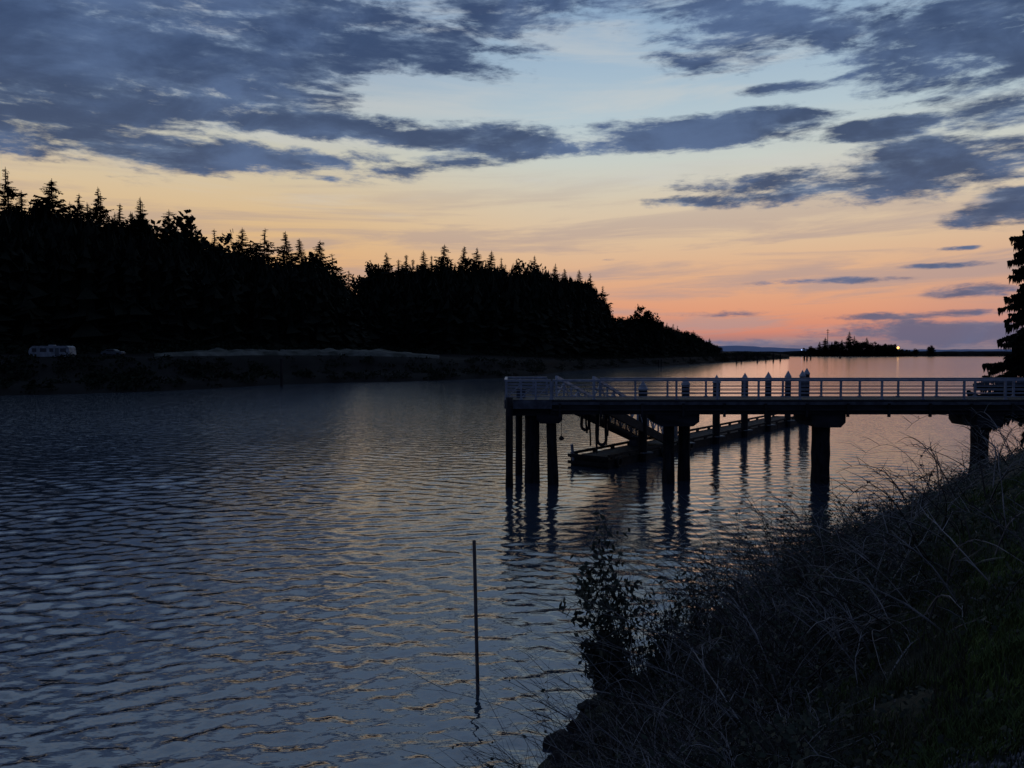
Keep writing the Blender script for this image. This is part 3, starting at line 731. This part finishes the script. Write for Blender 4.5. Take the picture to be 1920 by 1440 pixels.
for s in (1.2, 4.4, 7.5, 12, 17):
    m = MB(); c = fpt(s, -.12, .3); ring = [c+fh*math.cos(q*PI/7)*.28+Vector((0,0,math.sin(q*PI/7)*.28)) for q in range(15)]; m.tube(ring, .1, 6, False); m.build('tyre_fender', M['tyre'], fdock, True)
c = fpt(fl*.2,2.2,.55); m = MB(); m.box(tuple(c+Vector((0,0,.3))),(1.2,.7,.6),fa); m.box(tuple(c+Vector((0,0,.63))),(1.26,.76,.06),fa)
tag(m.build('dock_box', M['headf'], loc=tuple(c)), 'low grey storage box on the floating dock near the gangway foot', 'box')
for s, lb in ((.36,'short service post on the float, nearer of the two'),(.40,'short service post on the float, farther of the two')):
    c = fpt(fl*s,2.2,.55); t = empty('service_post', c, lb, 'post')
    m = MB(); m.box(tuple(c+Vector((0,0,.5))),(.22,.22,1.0),fa); m.build('post', M['alum'], t)
    m = MB(); m.box(tuple(c+Vector((0,0,1.05))),(.3,.3,.12),fa); m.build('head', M['rail'], t)
gl_ = ['guide pile with conical cap beside the gangway foot, leftmost of the row','second guide pile from the left with pointed cap','third guide pile from the left with pointed pale cap','fourth guide pile from the left, middle of the row',
 'fifth guide pile from the left with pointed cap','sixth guide pile from the left, just before the end pair','left pile of the close pair ending the guide pile row','right pile of the close pair ending the guide pile row, its cap tallest']
for k, (px, ytop) in enumerate([(1206,713),(1286,706),(1344,703),(1397,699),(1441,697),(1478,695),(1505,694),(1513,690)]):
    a = (px-960)/F; s = (a*f0_.y-f0_.x)/(fh.x-a*fh.y); s += (0 if k < 7 else .5); off = -.42 if k < 7 else -.9
    c = fpt(s, off, 0); c.x = a*c.y; r = .29; zt = Q(px, ytop, c.y).z
    t = empty('guide_pile', (c.x,c.y,0), gl_[k], 'pile', 'guide piles along the floating dock')
    m = MB(); m.tube([(c.x,c.y,-3),(c.x,c.y,1.2),(c.x,c.y,zt-.62)], [r*1.05,r*1.03,r], 14); m.build('shaft', M['pile'], t, False)
    m = MB(); m.tube([(c.x,c.y,zt-.66),(c.x,c.y,zt-.56),(c.x,c.y,zt)], [r*1.15,r*1.15,.02], 14); m.build('cap', M['cap'], t, False)
    cc_ = fpt(s, -.05, .62)
    m = MB(); m.bar((cc_.x,cc_.y,.58), (c.x-fp.x*.4, c.y-fp.y*.4, .58), .9, .08); m.build('guide_hoop', M['alum'], t)

# hanging things under the pier
def hang(px, D, z0, y1, r, mk, nm, label, cat, grp=None, bow=.05):
    x = PX(px, D); z1 = Q(px, y1, D).z; m = MB(); pts = [(x+bow*math.sin(k*.9+px), D+.03*math.sin(k), z0+(z1-z0)*k/8) for k in range(9)]
    m.tube(pts, r, 6); return tag(m.build(nm, M[mk], loc=(x,D,z1)), label, cat, grp)
for px, y1, r in ((1100,812,.06),(1107,836,.05),(1119,850,.06),(1137,834,.065),(1141,818,.05)):
    hang(px, 44.9, 4.4, y1, r, 'rope', 'rope', 'thin dark rope hanging straight down under the pier by the gangway', 'rope', 'ropes under the pier', .03)
for px, yb, wd, lb in ((1129,834,.32,'dark hose loop hanging lowest beside the gangway'),(1098,806,.28,'short dark hose loop hanging left of the ropes')):
    x = PX(px,45.0); zb = Q(px,yb,45.0).z; pts = [(x-wd*.6,45,4.2)]
    for k in range(13):
        a = PI+PI*k/12; pts.append((x+wd*math.cos(a)*.8, 45, zb+wd+wd*math.sin(a)))
    pts.append((x+wd*.6,45,4.2)); m = MB(); m.tube(pts, .09, 8); tag(m.build('hose_loop', M['hose'], smooth=True, loc=(x,45,zb)), lb, 'hose')
x = PX(1053,43.0); zb = Q(1053,826,43.0).z
t = empty('hanging_float', (x,43,zb), 'small dark float hanging on a line under the left pier end', 'float')
m = MB(); m.tube([(x,43,3.9),(x,43,zb+.25)], .018, 5); m.build('line', M['rope'], t)
m = MB(); m.tube([(x,43,zb),(x,43,zb+.06),(x,43,zb+.16),(x,43,zb+.25)], [.05,.14,.15,.05], 10); m.build('buoy', M['buoy'], t, True)

# stake in the water
p = P(896,1302); top = Q(889,1013,p.y)
m = MB(); m.tube([(p.x+.01,p.y,-1.5),(p.x,p.y,0),((p.x+top.x)/2,p.y,top.z/2),(top.x,p.y,top.z-.02),(top.x,p.y,top.z)], [.04,.04,.039,.038,.032], 10)
tag(m.build('stake', M['stake'], smooth=True, loc=(p.x,p.y,0)), 'tall thin slightly leaning stake standing in the near water', 'stake')

# ------------------------------------------------------------------ big evergreen right of the pier
tx, ty_ = 34.6, 48.0; tz = gz1(tx, ty_); HT = 20.0
t = empty('evergreen_tree', (tx,ty_,tz), 'large evergreen with layered drooping branches at the right edge beyond the pier', 'tree')
m = MB(); m.tube([(tx,ty_,tz-.5),(tx+.1,ty_,tz+5),(tx,ty_+.1,tz+11),(tx,ty_,tz+HT-.3)], [.42,.34,.2,.03], 10); m.build('trunk', M['bark'], t, True)
m = MB(); lb_ = MB(); rnd = random.Random(5)
for i in range(600):
    f = .16+.82*(i+rnd.random())/600; base = tz+HT*f; Lm = 6.0*(1-f)**.68*(1 if f > .2 else .9)
    a = rnd.uniform(0,6.28); L = Lm*rnd.uniform(.6,1.08)*(1+.3*mn.noise((math.cos(a)*2.2,math.sin(a)*2.2,f*9))); dx, dy = math.cos(a), math.sin(a)
    pts = []; c3 = rnd.uniform(.05,.3); bend = rnd.uniform(-.15,.15); dr = rnd.uniform(.35,.85)
    for k in range(9):
        q = k/8; pts.append(Vector((tx+dx*L*q-dy*bend*L*q*q, ty_+dy*L*q+dx*bend*L*q*q, base+L*(.22*q-dr*q*q+c3*q**4))))
    lb_.tube(pts, [.045*(1-k/9)+.008 for k in range(9)], 4)
    for k in range(int(40+L*34)):
        q = rnd.uniform(.10,1.0); i0 = min(7,int(q*8)); pc = pts[i0].lerp(pts[i0+1], q*8-i0); sd = rnd.choice((-1,1)); wl = (.25+L*.20*(1.08-q))*rnd.uniform(.3,1.15)
        d2 = Vector((dx*.6-dy*sd*.8, dy*.6+dx*sd*.8, -rnd.uniform(.1,1.2))).normalized(); e = pc+d2*wl; n2 = Vector((dx,dy,rnd.uniform(-.6,.6)))*rnd.uniform(.06,.14)
        m.tri(tuple(pc-n2), tuple(pc+n2), tuple(e)); m.tri(tuple(pc-n2*.8), tuple(pc+n2), tuple(pc+d2*wl*.5+Vector((0,0,-rnd.uniform(.12,.55)))))
lb_.build('limbs', M['bark'], t); m.build('crown', M['fir'], t)

# ------------------------------------------------------------------ near bank vegetation
def vegh(x, y, d):
    a = x/max(y,.1); hs = max(.35, .95+1.5*mn.noise((x*.45,y*.45,9)))
    if d < 4.5 and 12 < y < 24: hs *= 1.35
    if d > 6: hs *= .6
    if y < 9: hs *= max(.28, (y-2)/7)
    if a > .2: hs *= float(np.interp(a, [.2,.27,.36,.44,.55,.7], [1,1.2,1.15,.8,.40,.34]))
    return hs
def bank_sample():
    while True:
        y = 3.3+42*R(0,1)**1.75; a = R(.0,.8)
        x = a*y; d = sd1(x, y)
        if .3 < d < 8.4: return x, y, d, a
def stem(mb, x, y, z, hgt, reach, a, r, sides=3, n=7, droop=.5, sub=0):
    pts = []; wob = R(-.25,.25)
    for k in range(n+1):
        q = k/n; zz = z-.1+hgt*(q*(1+droop)-droop*q*q*1.35); aa = a+wob*q*3
        pts.append(Vector((x+math.cos(aa)*reach*q+R(-.03,.03)*q, y+math.sin(aa)*reach*q+R(-.03,.03)*q, zz)))
    mb.tube(pts, [r*(1-.75*k/n) for k in range(n+1)], sides, False)
    for j in range(sub):
        k = random.randint(2, n-1); p = pts[k]; a2 = a+R(-1.3,1.3); L = hgt*R(.12,.4)
        mb.tube([p, p+Vector((math.cos(a2)*L*.5, math.sin(a2)*L*.5, L*.3)), p+Vector((math.cos(a2)*L, math.sin(a2)*L, L*R(.1,.7)))], [r*.5,r*.4,r*.15], 3, False)
    return pts
tw = MB(); td = MB(); lf = MB()
cnt = 0
while cnt < 8200:
    x, y, d, a_ = bank_sample()
    if math.hypot(x,y) < 3.9: continue
    if y < 9 and a_ > .42 and random.random() < .85: continue
    if d > 6.6 and a_ > .45 and random.random() < .7: continue
    if d < .9 and y < 16: continue
    cnt += 1
    z = gz1(x, y, d); hs = vegh(x, y, d)
    hh = hs*R(.5,1.15); a = R(0,6.28); lt = random.random()
    pts = stem(td if lt < .66 else tw, x, y, z, hh, hh*R(.3,1.5), a, R(.0035,.007)*(1+y*.025), 3, 7, R(.1,1.0), 3)
    for q in range(3):
        if random.random() < .5:
            p = pts[random.randint(1,6)]+Vector((R(-.08,.08),R(-.08,.08),R(-.12,.05))); u1 = Vector((R(-1,1),R(-1,1),R(-.6,.6))).normalized()*R(.02,.045); u2 = u1.orthogonal().normalized()*R(.015,.03)
            lf.quad(tuple(p-u1),tuple(p+u2),tuple(p+u1),tuple(p-u2))
cnt = 0
while cnt < 460:   # longer arching canes
    x, y, d, a_ = bank_sample()
    if y < 7 or d < .8 or d > 7: continue
    cnt += 1
    f = 1 if a_ < .42 else .7
    stem(tw if cnt%2 == 0 else td, x, y, gz1(x,y,d), R(1.2,2.5)*f*min(1,(y-2)/9), R(.8,2.6), R(0,6.28), R(.005,.011)*(1+y*.015), 4, 12, R(.6,1.5), 6)
tag(tw.build('bramble_canes', M['twig']), 'tangle of bare grey bramble canes on the near bank', 'brambles', kind='stuff')
tag(td.build('bramble_thicket', M['twigd']), 'dark bramble thicket covering the slope of the near bank', 'brambles', kind='stuff')
for k in range(46000):
    x, y, d, a_ = bank_sample()
    if math.hypot(x,y) < 3.7: continue
    if d < .7 and y < 16 : continue
    if y < 9 and a_ > .42 and random.random() < .75: continue
    z = gz1(x, y, d); sz = R(.016,.036)*(1+y*.035); hm = vegh(x,y,d)*(.75 if d < 7 else .3)
    p = Vector((x, y, z+R(0,1)**1.3*hm))
    u1 = Vector((R(-1,1),R(-1,1),R(-.7,.7))).normalized()*sz; u2 = u1.orthogonal().normalized()*sz*.55
    lf.quad(tuple(p-u1),tuple(p+u2),tuple(p+u1),tuple(p-u2))
tag(lf.build('undergrowth_leaves', M['shrub']), 'small dark leaves of low undergrowth on the near bank', 'undergrowth', kind='stuff')
def grassmb(n, a0, a1, yr, cond, hr, wd, thr=-.12):
    mb = MB(); c = 0
    while c < n:
        y = yr[0]+(yr[1]-yr[0])*R(0,1)**1.6; x = R(a0,a1)*y
        c += 1
        nn = mn.noise((x*1.1,y*1.1,4))
        if nn < thr: continue
        d = sd1(x, y)
        if not cond(x, y, d): continue
        z = gz1(x,y,d); hh = R(*hr)*(.5+1.3*abs(mn.noise((x*.8,y*.8,1)))); a = R(0,6.28); w2 = wd*R(.6,1.3); bx_, by_ = math.cos(a)*hh*R(.2,.9), math.sin(a)*hh*R(.2,.9); sx, sy = -math.sin(a)*w2, math.cos(a)*w2
        p1 = (x+bx_*.35, y+by_*.35, z+hh*.6); mb.quad((x-sx,y-sy,z-.02),(x+sx,y+sy,z-.02),(p1[0]+sx*.7,p1[1]+sy*.7,p1[2]),(p1[0]-sx*.7,p1[1]-sy*.7,p1[2]))
        mb.tri((p1[0]-sx*.7,p1[1]-sy*.7,p1[2]),(p1[0]+sx*.7,p1[1]+sy*.7,p1[2]),(x+bx_,y+by_,z+hh))
    return mb
def gravelzone(x, y): return math.hypot((x-2.25)/.8,(y-3.7)/.75) < .85+.7*mn.noise((x*1.8,y*1.8,7))
def c1(x, y, d):
    if d < 3.0 or math.hypot(x,y) < 2.3: return False
    if gravelzone(x, y): return random.random() < .07
    if x/y < .36+.25*mn.noise((x*1.2,y*1.2,31)): return random.random() < .12
    return True
tag(grassmb(95000,.05,.8,(2.2,15),c1,(.05,.16),.005,-.4).build('grass', M['grass']), 'short dull green grass along the top of the near bank', 'grass', kind='stuff')
def c2(x, y, d):
    return 1.5 < d < 8.2 and math.hypot(x,y) > 2.6 and mn.noise((x*.9,y*.9,14)) > -.1 and (not gravelzone(x,y) or random.random() < .1)
tag(grassmb(34000,.02,.6,(2.6,11),c2,(.10,.34),.003,-.4).build('dry_grass', M['dry']), 'long dry grass on the lower edge of the near bank', 'grass', kind='stuff')

# leafy shrubs hanging over the water
def shrub(x, y, hgt, spread, abias, nst, nleaf, label, name='leafy_shrub', lsz=.055, arc=1.1, lq=.35):
    z = gz1(x, y); t = empty(name, (x,y,z), label, 'shrub'); st_ = MB(); lv = MB()
    for k in range(nst):
        a = abias+R(-arc,arc); pts = stem(st_, x+R(-.15,.15), y+R(-.15,.15), z, hgt*R(.5,1.0), spread*R(.4,1.0), a, R(.008,.015), 5, 9, R(0,.35), 5)
        for j in range(nleaf):
            q = R(lq,1)*9; i0 = min(8,int(q)); p = pts[i0].lerp(pts[i0+1], q-i0)+Vector((R(-.14,.14),R(-.14,.14),R(-.14,.08)))
            u1 = Vector((R(-1,1),R(-1,1),-R(.1,1))).normalized()*lsz*R(.6,1.3); u2 = u1.orthogonal().normalized()*lsz*.45
            lv.tri(tuple(p-u1),tuple(p+u2),tuple(p+u1)); lv.tri(tuple(p-u1),tuple(p+u1),tuple(p-u2+Vector((0,0,.012))))
    st_.build('stems', M['twigd'], t, True); lv.build('leaves', M['shrub'], t)
p = P(1200,1270,1.1); shrub(p.x, p.y, 3.7, 1.9, PI*.93, 18, 30, 'leafy shrub with long thin branches leaning left over the water', lsz=.09, arc=.75, lq=.45)
p = P(1170,1310,.7); shrub(p.x, p.y, 1.8, .8, PI*.8, 18, 70, 'low dense leafy shrub at the foot of the bank above the rocks', lsz=.09)
p = P(1235,1260,1.2); shrub(p.x, p.y, 2.4, 1.0, PI*.5, 16, 50, 'bushy shrub between the leaning shrub and the bramble thicket', lsz=.07, arc=2.5, lq=.15)
p = P(1320,1200,1.7); shrub(p.x, p.y, 2.2, 1.0, PI*.6, 14, 40, 'bushy shrub among the brambles behind the pale stone', lsz=.06, arc=2.5, lq=.2)
for px, yb, D, lb in ((1388,1010,15.5,'tallest dry weed stalk with small round heads above the brambles'),(1352,1030,16,'dry weed stalk just left of the tallest stalk'),(1480,1000,15,'dry weed stalk standing right of the tallest stalk'),
    (1608,985,14.5,'thin dry weed stalk in front of the large pier pile'),(1755,950,18,'dry weed stalk near the rightmost pier pile')):
    x = PX(px,D); z = gz1(x,D); t = empty('dry_weed', (x,D,z), lb, 'plant'); m = MB()
    topz = Q(px, yb-90, D).z; hgt = max(1.0, min(3.2, topz-z))
    pts = stem(m, x, D, z, hgt, R(.15,.35), R(0,6.28), .009, 5, 9, 0, 0)
    for k in range(6):
        p0 = pts[5+k%4]; a = R(0,6.28); e = p0+Vector((math.cos(a)*R(.1,.25), math.sin(a)*.15, R(.12,.3))); m.tube([p0,e],[.005,.003],3)
        hd = MB()
        for j in range(18):
            u = Vector((R(-1,1),R(-1,1),R(-.6,.6)))*.035; q_ = e+u; hd.tri(tuple(q_),tuple(q_+Vector((.02,0,.012))),tuple(q_+Vector((0,.012,.024))))
        hd.build('seed_head', M['twigd'], t)
    m.build('stem', M['twigd'], t)

# rocks, pale stone, branch
def rock(x, y, z, sx, sy, sz, seed):
    m = MB(); nu, nv = 14, 9
    for j in range(nv+1):
        th = PI*j/nv
        for i in range(nu):
            a = 2*PI*i/nu; v = Vector((math.sin(th)*math.cos(a), math.sin(th)*math.sin(a), math.cos(th))); k = 1+.5*mn.noise(v*1.4+Vector((seed*3.1,0,0)))+.25*mn.noise(v*4+Vector((0,seed,0)))
            m.v.append((x+v.x*sx*k, y+v.y*sy*k, z+v.z*sz*k))
    for j in range(nv):
        for i in range(nu): m.f.append((j*nu+i,(j+1)*nu+i,(j+1)*nu+(i+1)%nu,j*nu+(i+1)%nu))
    return m
def shore_pt(s):
    for i in range(2, len(SH)-1):
        d = SH[i+1]-SH[i]; L = math.hypot(*d)
        if s <= L: return SH[i]+d*(s/L), d/L
        s -= L
def bank_xy(s, d):
    p, dr = shore_pt(s); return p[0]+dr[1]*d, p[1]-dr[0]*d
for k in range(26):
    s = R(.0, 9); d = R(-.1,.9); x, y = bank_xy(s, d)
    if k < 8: x, y = bank_xy(.9+k*.75, R(.05,.4))
    r = R(.12,.30); o = rock(x, y, max(gz1(x,y),-.05)+r*.05, r*R(.9,1.4), r, r*.65, k).build('rock', M['rock'], loc=(x,y,0))
    tag(o, 'dark rough rock at the waterline under the leafy shrub', 'rock', 'rocks along the near waterline')
zz = 2.6
for _ in range(25):
    p = P(1372,1240,zz); zz += (gz1(p.x,p.y)+.55-zz)*.4
m = MB(); m.box((p.x,p.y,zz),(.26,.2,.2),.4); o = m.build('stone_block', M['block'], loc=(p.x,p.y,zz)); o.rotation_euler = (.12,-.2,.2)
bv = o.modifiers.new('bevel','BEVEL'); bv.width = .03; bv.segments = 2
tag(o, 'pale squared stone lying among the brambles on the bank', 'stone')
zz = 5.2
for _ in range(25):
    p = P(1862,1052,zz); zz += (gz1(p.x,p.y)+.08-zz)*.4
m = MB(); m.tube([(p.x-.28,p.y-.1,zz-.02),(p.x-.1,p.y,zz),(p.x+.1,p.y+.03,zz+.02),(p.x+.3,p.y+.1,zz+.01)], [.012,.02,.022,.015], 8)
tag(m.build('driftwood_branch', M['log'], smooth=True, loc=(p.x,p.y,zz)), 'short bleached branch lying on the grass at right', 'branch')
